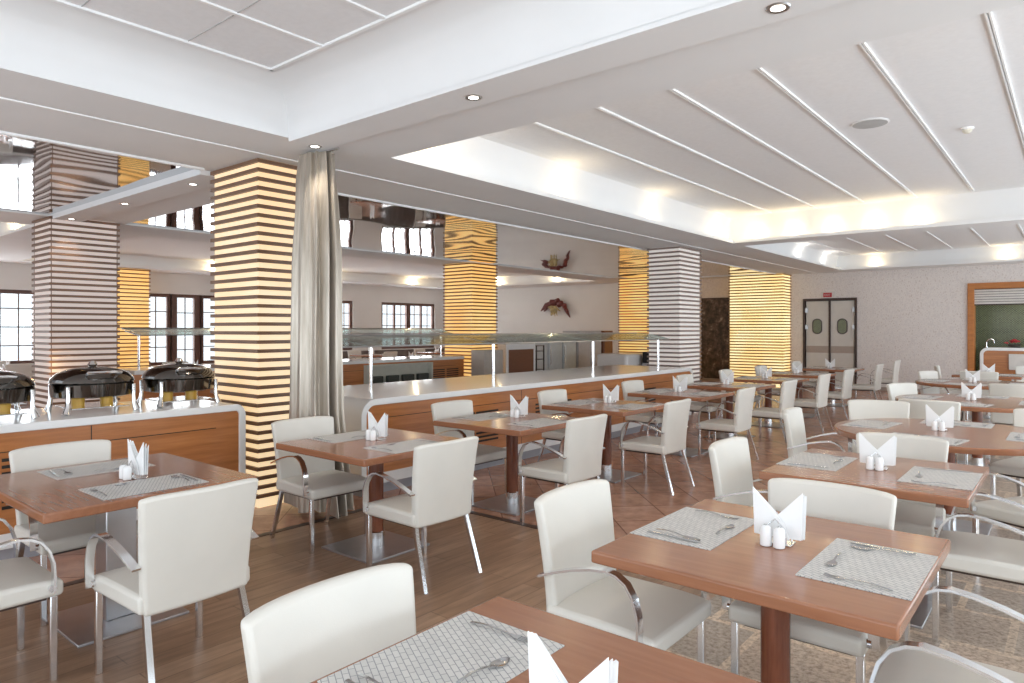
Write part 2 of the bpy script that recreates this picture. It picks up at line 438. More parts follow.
for i in range(0, 11):
    x = -4.64 + 0.703 * i
    tb.box(x - 0.016, 3.75, 3.482, x - 0.004, a[3] + 0.02, 3.5).box(x + 0.004, 3.75, 3.482, x + 0.016, a[3] + 0.02, 3.5)
struct(tb, 'trim_6', M['tbar'], smooth=False)
a = coffer('trim_7', -4.57, 12.0, XR - 0.1, 18.45, ZC, 0.05, 0, 3.40, True)
struct(MB().box(a[0] - 0.2, a[1] - 0.2, 3.4, a[2] + 0.2, a[3] + 0.2, 3.45), 'ceiling_panel', M['panel'], smooth=False)
tb = MB()
for i in range(0, 11):
    x = -4.3 + 0.70 * i
    tb.box(x - 0.014, 12.1, 3.385, x + 0.014, a[3], 3.4)
struct(tb, 'trim_8', M['tbar'], smooth=False)
a = coffer('trim_9', -17.6, 4.6, -11.45, 17.9, ZC, 0.05, 0, 3.35, True)
struct(MB().box(a[0] - 0.2, a[1] - 0.2, 3.35, a[2] + 0.2, a[3] + 0.2, 3.4), 'ceiling_panel', M['panel'], smooth=False)
a = coffer('trim_10', -17.6, -2.0, -11.45, 3.2, ZC, 0.05, 0, 3.35, True)
struct(MB().box(a[0] - 0.2, a[1] - 0.2, 3.35, a[2] + 0.2, a[3] + 0.2, 3.4), 'ceiling_panel', M['panel'], smooth=False)
# bead line in the soffit and the mirrored field
struct(MB().box(-5.312, Y0, 3.022, -5.288, 18.9, ZC), 'trim_11', M['groove'], smooth=False)
struct(MB().box(-6.22, -2, 3.012, -6.185, 3.04, ZC).box(-6.22, 3.95, 3.012, -6.185, 18.6, ZC), 'trim_12', M['groove'], smooth=False)
struct(MB().box(-10.4, -2, 3.05, -6.2, 3.04, 3.12), 'ceiling_mirror', M['mirror'], smooth=False)
struct(MB().box(-10.4, 3.95, 3.05, -6.2, 18.6, 3.12), 'ceiling_mirror', M['mirror'], smooth=False)
struct(MB().box(-10.4, Y0, ZC, -6.2, -2, 3.08), 'ceiling_edge', M['white_ceiling'], smooth=False)

# walls
wb = MB()
T = 0.25
ZT = 3.75
def wy(x0, x1, z0, z1): wb.box(x0, YB, z0, x1, YB + T, z1)
wy(-10.4, -5.69, 0, ZT); wy(-5.69, -4.36, 2.36, ZT); wy(-4.36, -1.98, 0, ZT); wy(-1.98, 3.4, 2.62, ZT); wy(2.0, 3.4, 0, 2.62)
struct(wb, 'wall_back', M['wallpaper'], smooth=False)
struct(MB().box(XL - T, YB, 0, -10.4, YB + T, ZT), 'wall_far_back', M['wall_white'], smooth=False)
struct(MB().box(-4.36, YB - 0.015, 0, -1.98, YB, 0.09).box(-10.2, YB - 0.015, 0, -7.5, YB, 0.09), 'baseboard_back', M['rail_tan'], smooth=False)
wl = MB()
WIN = [(-1.2, 0.6, 0.75, 2.44), (2.2, 5.2, 0.75, 2.44), (7.47, 8.20, 0.6, 2.48), (8.20, 9.0, 0.0, 2.48), (9.0, 9.9, 0.6, 2.48), (11.7, 14.10, 0.85, 2.48), (15.30, 17.85, 0.85, 2.48)]
y = Y0
for (a0, a1, z0, z1) in WIN:
    wl.box(XL - T, y, 0, XL, a0, ZT)
    if z0 > 0: wl.box(XL - T, a0, 0, XL, a1, z0)
    wl.box(XL - T, a0, z1, XL, a1, ZT); y = a1
wl.box(XL - T, y, 0, XL, YB, ZT)
struct(wl, 'wall_left', M['wall_white'], smooth=False)
wi = 0
for (a0, a1, z0, z1) in WIN:
    wi += 1
    isdoor = z0 == 0
    r = empty('door_2' if isdoor else 'window_%d' % (wi if wi < 4 else wi - 1), (XL - 0.1, (a0 + a1) / 2, z0)); r['kind'] = 'structure'
    h = (a1 - a0) / 2; H = z1 - z0
    fr = MB()
    fr.box(-.04, -h, 0, .04, -h + .09, H).box(-.04, h - .09, 0, .04, h, H).box(-.04, -h + .09, H - .09, .04, h - .09, H).box(-.04, -h + .09, 0, .04, h - .09, .08)
    if isdoor: fr.box(-.05, -h + .09, .08, .05, -h + .17, H - .09).box(-.05, h - .17, .08, .05, h - .09, H - .09)
    if h > .6: fr.box(-.05, -.09, .08, .05, .09, H - .09)
    if h > .6: fr.box(-.035, -h / 2 - .035, .08, .035, -h / 2 + .035, H - .09).box(-.035, h / 2 - .035, .08, .035, h / 2 + .035, H - .09)
    fr.build('window_frame', M['brown_frame'], r, smooth=False)
    mu = MB()
    for q in ((-.75, -.25, .25, .75) if h > .6 else (0,)):
        mu.box(-.012, h * q - .012, .08, .012, h * q + .012, H - .09)
    nz = 4 if z0 > 0 else 5
    for k in range(1, nz): mu.box(-.012, -h + .09, H * k / nz - .012, .012, h - .09, H * k / nz + .012)
    mu.build('muntin', M['brown_frame'], r, smooth=False)
    MB().box(-.004, -h + .05, .05, .004, h - .05, H - .05).build('pane', M['pane'], r, smooth=False)
struct(MB().box(XL, 10.0, 0, XL + .03, YB - .02, .82).box(XL, Y0 + .1, 0, XL + .03, 6.6, .72), 'added_reflection_strip_left', M['reflection_strip'], smooth=False)  # unseen dark strip added to darken what the mirrored ceiling reflects
# glazed facade on the right and behind: posts and sill walls with open glazing
gl = MB()
for y in (-4.0, -1.0, 2.0, 5.0, 8.0, 11.0, 14.0, 17.0): gl.box(XR, y - .1, 0, XR + .15, y + .1, 3.75)
gl.box(XR, Y0, 2.75, XR + .15, YB, 3.75).box(XR, Y0, 0, XR + .15, YB, .25)
struct(gl, 'wall_right', M['wall_white'], smooth=False)
gl = MB()
for x in (-18.5, -15.0, -12, -9, -6, -3, 0.0, 3.3): gl.box(x, Y0 - .15, 0, x + .2, Y0, 3.75)
gl.box(XL, Y0 - .15, 2.75, XR, Y0, 3.75).box(XL, Y0 - .15, 0, XR, Y0, .25)
struct(gl, 'wall_front', M['wall_white'], smooth=False)

# ------------------------------------------------------------------ swing door + sign
d = empty('door_1', (-5.025, YB, 0)); d['kind'] = 'structure'
fr = MB(); W = .665
fr.box(-W, -.03, 0, -W + .05, .12, 2.36).box(W - .05, -.03, 0, W, .12, 2.36).box(-W + .05, -.03, 2.30, W - .05, .12, 2.36)
fr.box(-.024, .0, 0, .024, .12, 2.30).box(-W + .05, .09, 0, W - .05, .12, 2.30)  # dark post and backing sheet added to block light between the leaves
fr.build('door_frame_and_backing', M['dark_frame'], d, smooth=False)
for sx in (-1, 1):
    c = sx * .31
    lf = MB(); lf.box(c - .285, .02, .02, c + .285, .07, 2.29)
    leaf = lf.build('door_leaf', M['door_paint'], d, bevel=.004)
    MB().box(c - .285, .008, .92, c + .285, .02, 1.10).build('bumper_rail', M['rail_tan'], leaf, smooth=False)
    ov = []
    for k in range(24):
        t = 2 * PI * k / 24; ov.append((c + .10 * math.cos(t), 1.62 + .08 * (1 if math.sin(t) > 0 else -1) * (abs(math.sin(t)) > .01) + .10 * math.sin(t)))
    ov2 = [(c + (p - c) * 1.25, 1.62 + (q - 1.62) * 1.14) for p, q in ov]
    MB().prism(ov2, .005, .02, 'y').build('window_gasket', M['dark_frame'], leaf)
    MB().prism(ov, .0, .008, 'y').build('oval_pane', M['mosaic'], leaf)
    e = c + sx * .27
    for z in (2.05, 1.6): MB().box(e - .03, -.015, z - .06, e + .03, .02, z + .06).build('hinge', M['steel'], d, bevel=.004)
s = empty('exit_sign', (-5.06, YB - .03, 2.44), 0, 'small red sign above the swing doors on the far wall', 'sign')
MB().box(-.16, 0, -.075, .16, .03, .095).build('sign_board', M['blind'], s, bevel=.004)
MB().box(-.11, -.006, -.05, .10, 0, .065).build('red_field', M['red'], s, smooth=False)

def text_mesh(txt, size, mat, parent, loc, rot, name='lettering'):
    cu = bpy.data.curves.new(name, 'FONT'); cu.body = txt; cu.size = size; cu.align_x = 'CENTER'; cu.align_y = 'CENTER'; cu.extrude = 0.001
    o = bpy.data.objects.new(name, cu); C.objects.link(o)
    dg = bpy.context.evaluated_depsgraph_get(); me = bpy.data.meshes.new_from_object(o.evaluated_get(dg))
    bpy.data.objects.remove(o); o = bpy.data.objects.new(name, me); C.objects.link(o)
    me.materials.clear(); me.materials.append(mat); o.parent = parent; o.location = loc; o.rotation_euler = rot
    return o
text_mesh('EXIT', .075, M['blind'], s, (-.005, -.008, .005), (PI / 2, 0, 0))
s = empty('exit_sign', (XL + .16, 10.25, 2.72), 0, 'tiny green exit sign high on the far dining room wall', 'sign')
MB().box(-.02, -.16, -.07, .02, .16, .07).build('sign_box', M['green_sign'], s, bevel=.005)

# poster in the passage
p = empty('poster', (-8.05, YB - .03, 0.1), 0, 'tall dark blossom poster between the two far slatted columns', 'poster')
MB().box(-.5, 0, 0, .5, .03, 2.33).build('print', M['poster'], p, smooth=False)
MB().box(-.53, -.005, -.02, -.5, .03, 2.36).box(.5, -.005, -.02, .53, .03, 2.36).box(-.5, -.005, 2.33, .5, .03, 2.36).build('poster_frame', M['dark_frame'], p, smooth=False)

# pass-through window with its own counter
f = empty('window_8', (-1.98, YB, 0)); f['kind'] = 'structure'
MB().box(0, -.05, 0, .13, .27, 2.62).box(.13, -.05, 2.48, 4.0, .27, 2.62).build('window_frame', M['frame_wood'], f, bevel=.005)
bl = MB()
for k in range(6): bl.box(.13, .02, 2.13 + .058 * k, 3.98, .05, 2.13 + .058 * k + .046)
bl.build('shutter', M['blind'], f, smooth=False)
MB().box(.13, .052, 2.10, 3.98, .07, 2.48).build('shutter_back', M['dark_frame'], f, smooth=False)
struct(MB().box(-2.1, 21.2, 0, 2.3, 21.3, 3.0), 'wall_kitchen_back', M['mosaic'], smooth=False)
struct(MB().box(-2.1, YB + .25, 0, -1.98, 21.2, 3.0), 'wall_kitchen_left', M['mosaic'], smooth=False)
struct(MB().box(2.0, YB + .25, 0, 2.3, 21.2, 3.0), 'wall_kitchen_right', M['mosaic'], smooth=False)
struct(MB().box(-2.1, YB + .25, 3.0, 2.3, 21.3, 3.1), 'ceiling_kitchen', M['wall_white'], smooth=False)
struct(MB().box(-2.1, YB, -.05, 2.3, 21.3, 0), 'floor_kitchen', M['stone'], smooth=False)

def counter(name, loc, rz, L, D, H, label, vents=(), splits=(), slab_t=.06, right_end=True, left_end=True, plinth=.2, group=None, R=.16, woodmat='counter_wood'):
    """long buffet counter. local: front face at x=0 (facing +x), runs along +y from 0 to L, depth toward -x."""
    r = empty(name, loc, rz, label, 'counter', group)
    t = slab_t
    # white U-shaped shell: section in y/z with rounded top corners
    def arc(cy, cz, rad, a0, a1, n=8): return [(cy + rad * math.cos(a0 + (a1 - a0) * k / n), cz + rad * math.sin(a0 + (a1 - a0) * k / n)) for k in range(n + 1)]
    outer = []; inner = []
    if left_end:
        outer += [(0, plinth - .08)] + arc(R, H - R, R, PI, PI / 2)
        inner += [(t, plinth - .08)] + arc(R, H - R, R - t, PI, PI / 2)
    else:
        outer += [(0, H)]; inner += [(0, H - t)]
    if right_end:
        outer += arc(L - R, H - R, R, PI / 2, 0) + [(L, plinth - .08)]
        inner += arc(L - R, H - R, R - t, PI / 2, 0) + [(L - t, plinth - .08)]
    else:
        outer += [(L, H)]; inner += [(L, H - t)]
    mb = MB(); n = len(outer); vs = []; fs = []
    for x in (-D, 0.0):
        for p in outer: vs.append((x, p[0], p[1]))
        for p in inner: vs.append((x, p[0], p[1]))
    o = 2 * n
    for i in range(n - 1):
        fs += [(i, i + 1, o + i + 1, o + i), (n + i, o + n + i, o + n + i + 1, n + i + 1),
               (o + i, o + i + 1, o + n + i + 1, o + n + i), (i, n + i, n + i + 1, i + 1)]
    fs += [(0, o, o + n, n), (n - 1, 2 * n - 1, o + 2 * n - 1, o + n - 1)]
    mb.add(vs, fs); mb.build('top', M['solid_white'], r, bevel=.006)
    # wood front set a little back
    poly = ([(t, plinth)] if left_end else [(0, plinth)]) + [q for q in inner[1 if left_end else 0: n - 1 if right_end else n]] + ([(L - t, plinth)] if right_end else [(L, plinth)])
    edges = [poly[0][0]] + list(splits) + [poly[-1][0]]
    mb = MB(); mb.prism(poly, -.06, -.022, 'x'); fp = mb.build('front_panel', M[woodmat], r, smooth=False)
    if splits:
        g = MB()
        for sy in splits: g.box(-.024, sy - .003, plinth, -.0205, sy + .003, H - t - .005)
        g.box(-.024, .25, H - t - .13, -.0205, L - .25, H - t - .124)
        g.build('panel_joint', M['black'], fp, smooth=False)
    for (vy, vz, w, nr) in vents:
        v = MB()
        for k in range(nr): v.box(-.026, vy, vz + k * .045, -.0195, vy + w, vz + k * .045 + .022)
        v.build('vent_slots', M['black'], fp, smooth=False)
    MB().box(-D + .02, (t if left_end else 0), .10, -.01, L - (t if right_end else 0), plinth).build('plinth', M['solid_white'], r, bevel=.004)
    MB().box(-D + .06, .05, 0, -.06, L - .05, .10).build('kick_board', M['plinth_grey'], r, smooth=False)
    return r

counter('buffet_counter', (-1.75, YB + .05, 0), -PI / 2, 3.6, .7, 1.12, 'white edged counter with orange wood front in the kitchen window', slab_t=.07, right_end=False)
s = empty('notice_panel', (-.95, YB + .04, .62), 0, 'pale panel leaning on the orange kitchen counter front', 'panel')
MB().box(-.25, -.02, 0, .9, 0, .36).build('panel_board', M['blind'], s, bevel=.004)
s = empty('flower_bowl', (-1.12, YB + .35, 1.12), 0, 'red flower arrangement on the kitchen window counter', 'flowers')
MB().lathe([(.06, 0), (.12, .03), (.14, .08), (.13, .08), (.0, .05)], 20).build('bowl', M['dark_chrome'], s)
fb = MB()
for k in range(26):
    a_, r_ = random.uniform(0, 2 * PI), random.uniform(0, .19)
    fb.lathe([(0, 0), (.03, .012), (.022, .03), (0, .034)], 7, (r_ * math.cos(a_), r_ * .6 * math.sin(a_), .08 + .09 * (1 - r_ / .19)))
fb.build('blossoms', M['red'], s)
s = empty('monitor', (-.72, YB + .45, 1.12), 0, 'grey monitor on the kitchen window counter', 'monitor')
MB().box(-.16, -.02, .06, .3, .03, .34).build('screen_case', M['screen'], s, bevel=.008)
MB().box(0, -.015, .012, .1, .015, .06).build('neck', M['black'], s); MB().box(-.06, -.08, 0, .2, .08, .012).build('foot', M['black'], s, bevel=.003)
s = empty('tap', (-1.64, YB + .3, 1.12), 0, 'curved chrome tap at the corner of the kitchen window counter', 'tap')
MB().tube([(0, 0, 0), (0, 0, .12), (.03, 0, .18), (.09, 0, .2), (.14, 0, .16), (.15, 0, .1)], .013, 8).build('spout', M['chrome'], s)
MB().lathe([(.03, 0), (.03, .02), (.016, .03)], 14).build('tap_base', M['chrome'], s)

# ------------------------------------------------------------------ slatted columns
def column(x0, y0, x1, y1, core, slat, label, pitch=.0785, h=3.026, sh=.031, strip=False, proud=.028):
    r = empty('slatted_column', ((x0 + x1) / 2, (y0 + y1) / 2, 0), 0, label, 'column', None, 'thing')
    w, d = (x1 - x0) / 2, (y1 - y0) / 2
    MB().box(-w + proud, -d + proud, 0, w - proud, d - proud, h).build('light_panel', core, r, smooth=False)
    sm = MB(); n = int((h - .02 - sh) / pitch) + 1
    for k in range(n):
        z = h - .004 - sh - k * pitch
        # hollow square ring
        sm.box(-w, -d, z, w, -d + proud - .001, z + sh).box(-w, d - proud + .001, z, w, d, z + sh)
        sm.box(-w, -d + proud - .001, z, -w + proud - .001, d - proud + .001, z + sh).box(w - proud + .001, -d + proud - .001, z, w, d - proud + .001, z + sh)
    sm.build('slats', slat, r, smooth=False)
    if not strip: return r
    cp = MB()
    for sx in (-1, 1):
        for sy in (-1, 1):
            cp.box(sx * (w - proud) - .008 * (sx < 0) - .0, sy * (d - proud) - .004, 0, sx * (w - proud) + .008 * (sx > 0), sy * (d - proud) + .004, h)
    cp.build('corner_strip', slat, r, smooth=False)
    return r
column(-6.26, 3.13, -5.43, 3.62, M['core_lit'], M['slat'], 'warmly lit slatted column beside the hanging curtain')
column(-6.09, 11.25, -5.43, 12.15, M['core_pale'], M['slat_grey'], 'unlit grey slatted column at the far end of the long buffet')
column(-11.02, 3.01, -10.30, 3.86, M['core_dim'], M['slat'], 'dim pinkish slatted column behind the chafing dishes', strip=True)
column(-11.20, 11.06, -10.30, 11.93, M['core_gold'], M['slat_gold'], 'golden glowing slatted column rising behind the long glass shelf')
column(-10.3, 17.3, -8.9, 19.15, M['core_gold'], M['slat_gold'], 'golden glowing slatted column partly hidden behind the grey column', h=3.025)
column(-7.48, 18.5, -5.98, 19.15, M['core_bright'], M['slat_gold'], 'broad brightly lit slatted column next to the swing doors')
column(-18.45, 6.66, -17.9, 7.42, M['core_gold'], M['slat_gold'], 'small distant gold slatted column by the far windows', pitch=.095)

# ------------------------------------------------------------------ curtain
cu = empty('curtain', (-4.90, 3.36, 0), 0, 'gathered silver beige satin curtain hanging beside the lit column', 'curtain')
nu, nv = 220, 30
fr_, vs, fs = None, [], []
for j in range(nv):
    t = j / (nv - 1); z = 3.0 - 2.93 * t
    rx = .17 + .065 * min(1, t / .3) ** .8 + .02 * t + .11 * max(0, t - .72) * 3.5; ry = .10 + .03 * min(1, t / .3) + .02 * t
    for i in range(nu):
        a_ = 2 * PI * i / nu
        f1 = math.sin(12 * a_ + 1.2 * math.sin(2 * a_ + .4) + 1.4 * math.sin(2.2 * t)); f2 = math.sin(21 * a_ + 1.3 + 2.3 * t)
        am = .13 + .05 * t
        k = 1 + am * f1 + .065 * f2 + .10 * math.exp(-((t - .06) / .05) ** 2) * math.sin(9 * a_)
        hem = .02 * math.sin(5 * a_) * t
        vs.append((rx * k * math.cos(a_) + .05 * t * 0, ry * k * math.sin(a_), z + hem))
for j in range(nv - 1):
    for i in range(nu):
        i2 = (i + 1) % nu
        fs.append((j * nu + i, j * nu + i2, (j + 1) * nu + i2, (j + 1) * nu + i))
fs.append(tuple(range(nu)))
cm = MB(); cm.add(vs, fs)
o = cm.build('drape', M['satin'], cu)
MB().tube([(-.22, 0, 3.012), (.3, 0, 3.012)], .012, 8).build('rail', M['chrome'], cu)

# ------------------------------------------------------------------ buffet counters
vl = []
for vy in (1.17, 1.56, 2.62, 3.01, 4.9, 5.3): vl.append((vy, .31, .37, 8))
counter('buffet_counter', (-5.02, 3.92, 0), 0, 6.99, 1.45, .90, 'long white topped buffet counter with orange wood front behind the tables', vents=vl, splits=(2.35, 4.7))
counter('buffet_counter', (-5.42, -.6, 0), 0, 3.62, .95, .92, 'white topped buffet counter under the chafing dishes', vents=[(1.50, .36, .36, 8), (1.92, .36, .36, 8), (.2, .36, .36, 8)], splits=(1.3, 2.45), slab_t=.055, R=.09)
bc = counter('buffet_counter', (-10.42, 4.1, 0), 0, 6.85, .85, .95, 'back buffet counter with basket shelf seen behind the long counter', vents=[(5.9, .45, .36, 6), (6.32, .45, .36, 6)], splits=(2.0,), left_end=False, right_end=False)
# recessed basket shelf on the back counter
n_ = empty('basket_shelf', (-10.42, 8.25 + .8, .42), 0, 'pale open shelf box of dark baskets on the back counter front', 'shelf')
nb = MB(); nb.box(-.018, -.85, 0, .10, -.81, .44).box(-.018, .81, 0, .10, .85, .44).box(-.018, -.81, 0, .10, .81, .03).box(-.018, -.81, .40, .10, .81, .44).box(-.018, -.81, .03, -.005, .81, .40)
nb.build('shelf_box', M['niche'], n_, smooth=False)
bk = tag(MB().box(-.045, -.14, 0, .045, .14, .19).build('basket', M['basket'], None, bevel=.012), 'dark basket', 'basket')
ord_ = ['first', 'second', 'third', 'fourth']
pb = Proto(bk)
for k in range(4):
    pb.put((-10.366, 8.45 + .40 * k, .451), 0, 'dark basket on the back counter shelf, %s from the curtain end' % ord_[k], 'baskets on the back counter shelf')

# sneeze guards
def guard(loc, L, label, posts, h=.50, d=.62, top=.06):
    r = empty('sneeze_guard', loc, 0, label, 'glass guard')
    for py in posts:
        MB().tube([(0, py, 0), (0, py, h)], .019, 10).build('post', M['chrome'], r)
        MB().tube([(0.02, py, h), (-.5, py, h + .07)], .012, 8).build('bracket', M['chrome'], r)
    g = MB(); e = .16
    a0, a1 = (.16, h - .005), (-.46, h + .095)
    g.grid_slab([(.16, 0, h + .0), (.16, L, h + .0), (-.2, 0, h + .075), (-.2, L, h + .075), (-.50, 0, h + .10), (-.50, L, h + .10)],
                [(.16, 0, h + .012), (.16, L, h + .012), (-.2, 0, h + .087), (-.2, L, h + .087), (-.50, 0, h + .112), (-.50, L, h + .112)], 3, 2)
    g.build('glass_shelf', M['glass'], r)
    MB().tube([(.165, 0, h + .006), (.165, L, h + .006)], .008, 6).build('front_rail', M['steel'], r)
    MB().tube([(-.5, 0, h + .106), (-.5, L, h + .106)], .016, 6).build('back_rail', M['steel'], r)
    return r
guard((-5.55, 3.95, .90), 6.85, 'long glass sneeze guard on posts along the long buffet counter', (.5, 2.4, 4.65, 6.7), h=.47)
guard((-10.9, 4.3, .95), 6.6, 'glass sneeze guard standing on the back buffet counter', (.05, 3.3, 6.4), h=.50)

# ------------------------------------------------------------------ chafing dishes
def chafing():
    r = empty('chafing_dish', (0, 0, 0), 0, 'round steel chafing dish', 'chafing dish')
    fb = MB(); fb.lathe([(.20, .105), (.255, .118), (.265, .21), (.258, .215), (.23, .215)], 40, sx=.92, sy=1.08); fb.build('water_pan', M['dark_chrome'], r)
    ld = MB(); ld.lathe([(.262, .218), (.268, .225), (.26, .25), (.225, .29), (.16, .318), (.08, .333), (0, .337)], 40, sx=.92, sy=1.08)
    lid = ld.build('lid', M['dark_chrome'], r)
    MB().tube([(.20, -.11, .285), (.25, -.11, .30), (.27, -.06, .305), (.27, .06, .305), (.25, .11, .30), (.20, .11, .285)], .012, 8).build('handle', M['chrome'], lid)
    MB().lathe([(.02, .0), (.035, .02), (.02, .045), (0, .05)], 14, (.0, 0, .333)).build('knob', M['chrome'], lid)
    for sx, sy in ((1, 1), (1, -1), (-1, 1), (-1, -1)):
        lg = MB(); x, y_ = sx * .185, sy * .225
        lg.tube([(x * 1.08, y_ * 1.08, 0), (x * 1.02, y_ * 1.02, .05), (x, y_, .10), (x, y_, .20)], [.026, .018, .015, .019], 10)
        lg.build('leg', M['chrome'], r)
    MB().box(-.19, -.20, .03, .19, .20, .04).build('stand_shelf', M['chrome'], r, bevel=.004)
    for sy in (-.1, .1):
        b_ = MB().lathe([(.045, 0), (.047, .06), (.03, .065), (0, .065)], 16, (0, sy, .04)).build('burner', M['yellow_liquid'], r)
    return r
pc = Proto(chafing())
for y_, lb in ((1.33, 'dark lidded steel chafing dish cut off by the left photo edge'), (2.0, 'middle dark lidded steel chafing dish on the white counter'), (2.66, 'dark lidded steel chafing dish nearest the lit slatted column')):
    pc.put((-5.86, y_, .9235), 0, lb, 'chafing dishes on the white counter')

# ------------------------------------------------------------------ kitchen side units behind the buffet
def unit(name, loc, w, dpt, h, mat, label, cat, extra=None):
    r = empty(name, loc, 0, label, cat)
    MB().box(-dpt, 0, .08, 0, w, h).build('carcass', mat, r, bevel=.008)
    MB().box(-dpt + .04, .04, 0, -.04, w - .04, .08).build('kick_board', M['plinth_grey'], r, smooth=False)
    if extra: extra(r, w, dpt, h)
    return r
unit('side_cabinet', (-9.85, 10.98, 0), .62, .4, 1.09, M['cabinet_beige'], 'beige end cabinet beside the golden column foot', 'cabinet',
     lambda r, w, d, h: MB().box(.0, .03, .12, .012, w - .03, h - .03).build('door', M['cabinet_beige'], r, bevel=.003))
def cexr(r, w, d, h):
    MB().box(0, .09, .15, .012, w - .09, h - .13).build('door', M['brown_panel'], r, smooth=False)
unit('service_cabinet', (-10.1, 12.0, 0), 1.1, .6, 1.20, M['solid_white'], 'white framed service cabinet with dark brown door behind the glass guard', 'cabinet', cexr)
def fex(r, w, d, h):
    for k in range(2):
        a0 = .02 + k * w / 2
        dr = MB().box(0, a0, .12, .03, a0 + w / 2 - .04, h - .05).build('door', M['fridge'], r, bevel=.006)
        MB().tube([(.05, a0 + .05, h * .45), (.05, a0 + .05, h * .8)], .012, 8).build('handle', M['chrome'], dr)
unit('refrigerator', (-10.4, 14.0, 0), 1.25, .7, 1.40, M['fridge'], 'steel two door refrigerator behind the glass guard', 'refrigerator', fex)
unit('tall_cupboard', (-10.5, 15.5, 0), 1.2, .5, 1.5, M['cabinet_grey'], 'grey tall cupboard right of the steel refrigerator', 'cupboard',
     lambda r, w, d, h: [MB().box(0, .03 + k * w / 2, .1, .015, .03 + (k + 1) * w / 2 - .05, h - .03).build('door', M['cabinet_grey'], r, bevel=.003) for k in range(2)])
unit('wooden_cupboard', (-10.45, 16.75, 0), .5, .4, 1.5, M['brown_panel'], 'narrow brown cupboard next to the grey cupboard', 'cupboard',
     lambda r, w, d, h: MB().box(0, .03, .1, .015, w - .03, h - .03).build('door', M['brown_panel'], r, bevel=.003))
w_ = empty('white_serving_station', (-8.9, 15.2, 0), 0, 'white rounded serving station in front of the golden column', 'serving station')
MB().box(-.5, -.5, .06, .4, .6, .93).build('carcass', M['solid_white'], w_, bevel=.08, seg=5)
MB().box(-.44, -.44, 0, .34, .54, .06).build('kick_board', M['plinth_grey'], w_)
s = empty('coffee_machine', (-8.2, 15.5, 0), 0, 'black machine on its stand beside the white serving station', 'machine')
MB().box(-.2, -.25, 0, .2, .25, .70).build('stand', M['cabinet_grey'], s, bevel=.01); MB().box(-.2, -.22, .70, .2, .22, .98).build('body', M['black'], s, bevel=.02, seg=3)
s = empty('plate_rack', (-10.3, 13.35, 0), 0, 'small dark plate rack left of the steel refrigerator', 'rack')
pr = MB()
for (x, y_) in ((-.15, -.15), (.15, -.15), (-.15, .15), (.15, .15)): pr.box(x - .012, y_ - .012, 0, x + .012, y_ + .012, 1.15)
pr.build('frame', M['black'], s)
for z in (.3, .55, .8, 1.0, 1.13): MB().box(-.162, -.162, z, .162, .162, z + .015).build('shelf', M['dark_frame'], s)

# wall ornament (drooping blossom spray)
w_ = empty('wall_ornament', (-13.85, YB - .10, 2.28), 0, 'dark red and cream blossom ornament on the far white wall', 'ornament')
ob = MB()
for (px, pz, ex, ez, r0) in ((-.1, .16, -.62, -.10, .11), (-.2, .10, -.48, -.12, .09), (0, .18, -.30, .10, .12), (.05, .2, .20, .16, .12), (.15, .12, .40, .06, .12), (.36, .08, .48, -.12, .09), (.42, -.05, .62, -.34, .07)):
    ob.tube([(px, 0, pz), ((px + ex) / 2, -.05, (pz + ez) / 2 + .05), (ex, -.02, ez)], [r0, r0 * .9, .015], 8)
ob.build('petals', M['flower'], w_)
oy = MB()
for k in range(26):
    a_ = random.uniform(PI * .95, PI * 2.05); l = random.uniform(.14, .36)
    oy.tube([(0, -.08, .03), (l * .6 * math.cos(a_) * .8, -.12, .03 + l * .5 * math.sin(a_)), (l * math.cos(a_) * .85, -.1, .03 + l * math.sin(a_))], [.035, .03, .008], 6)
oy.build('stamens', M['flower_y'], w_)

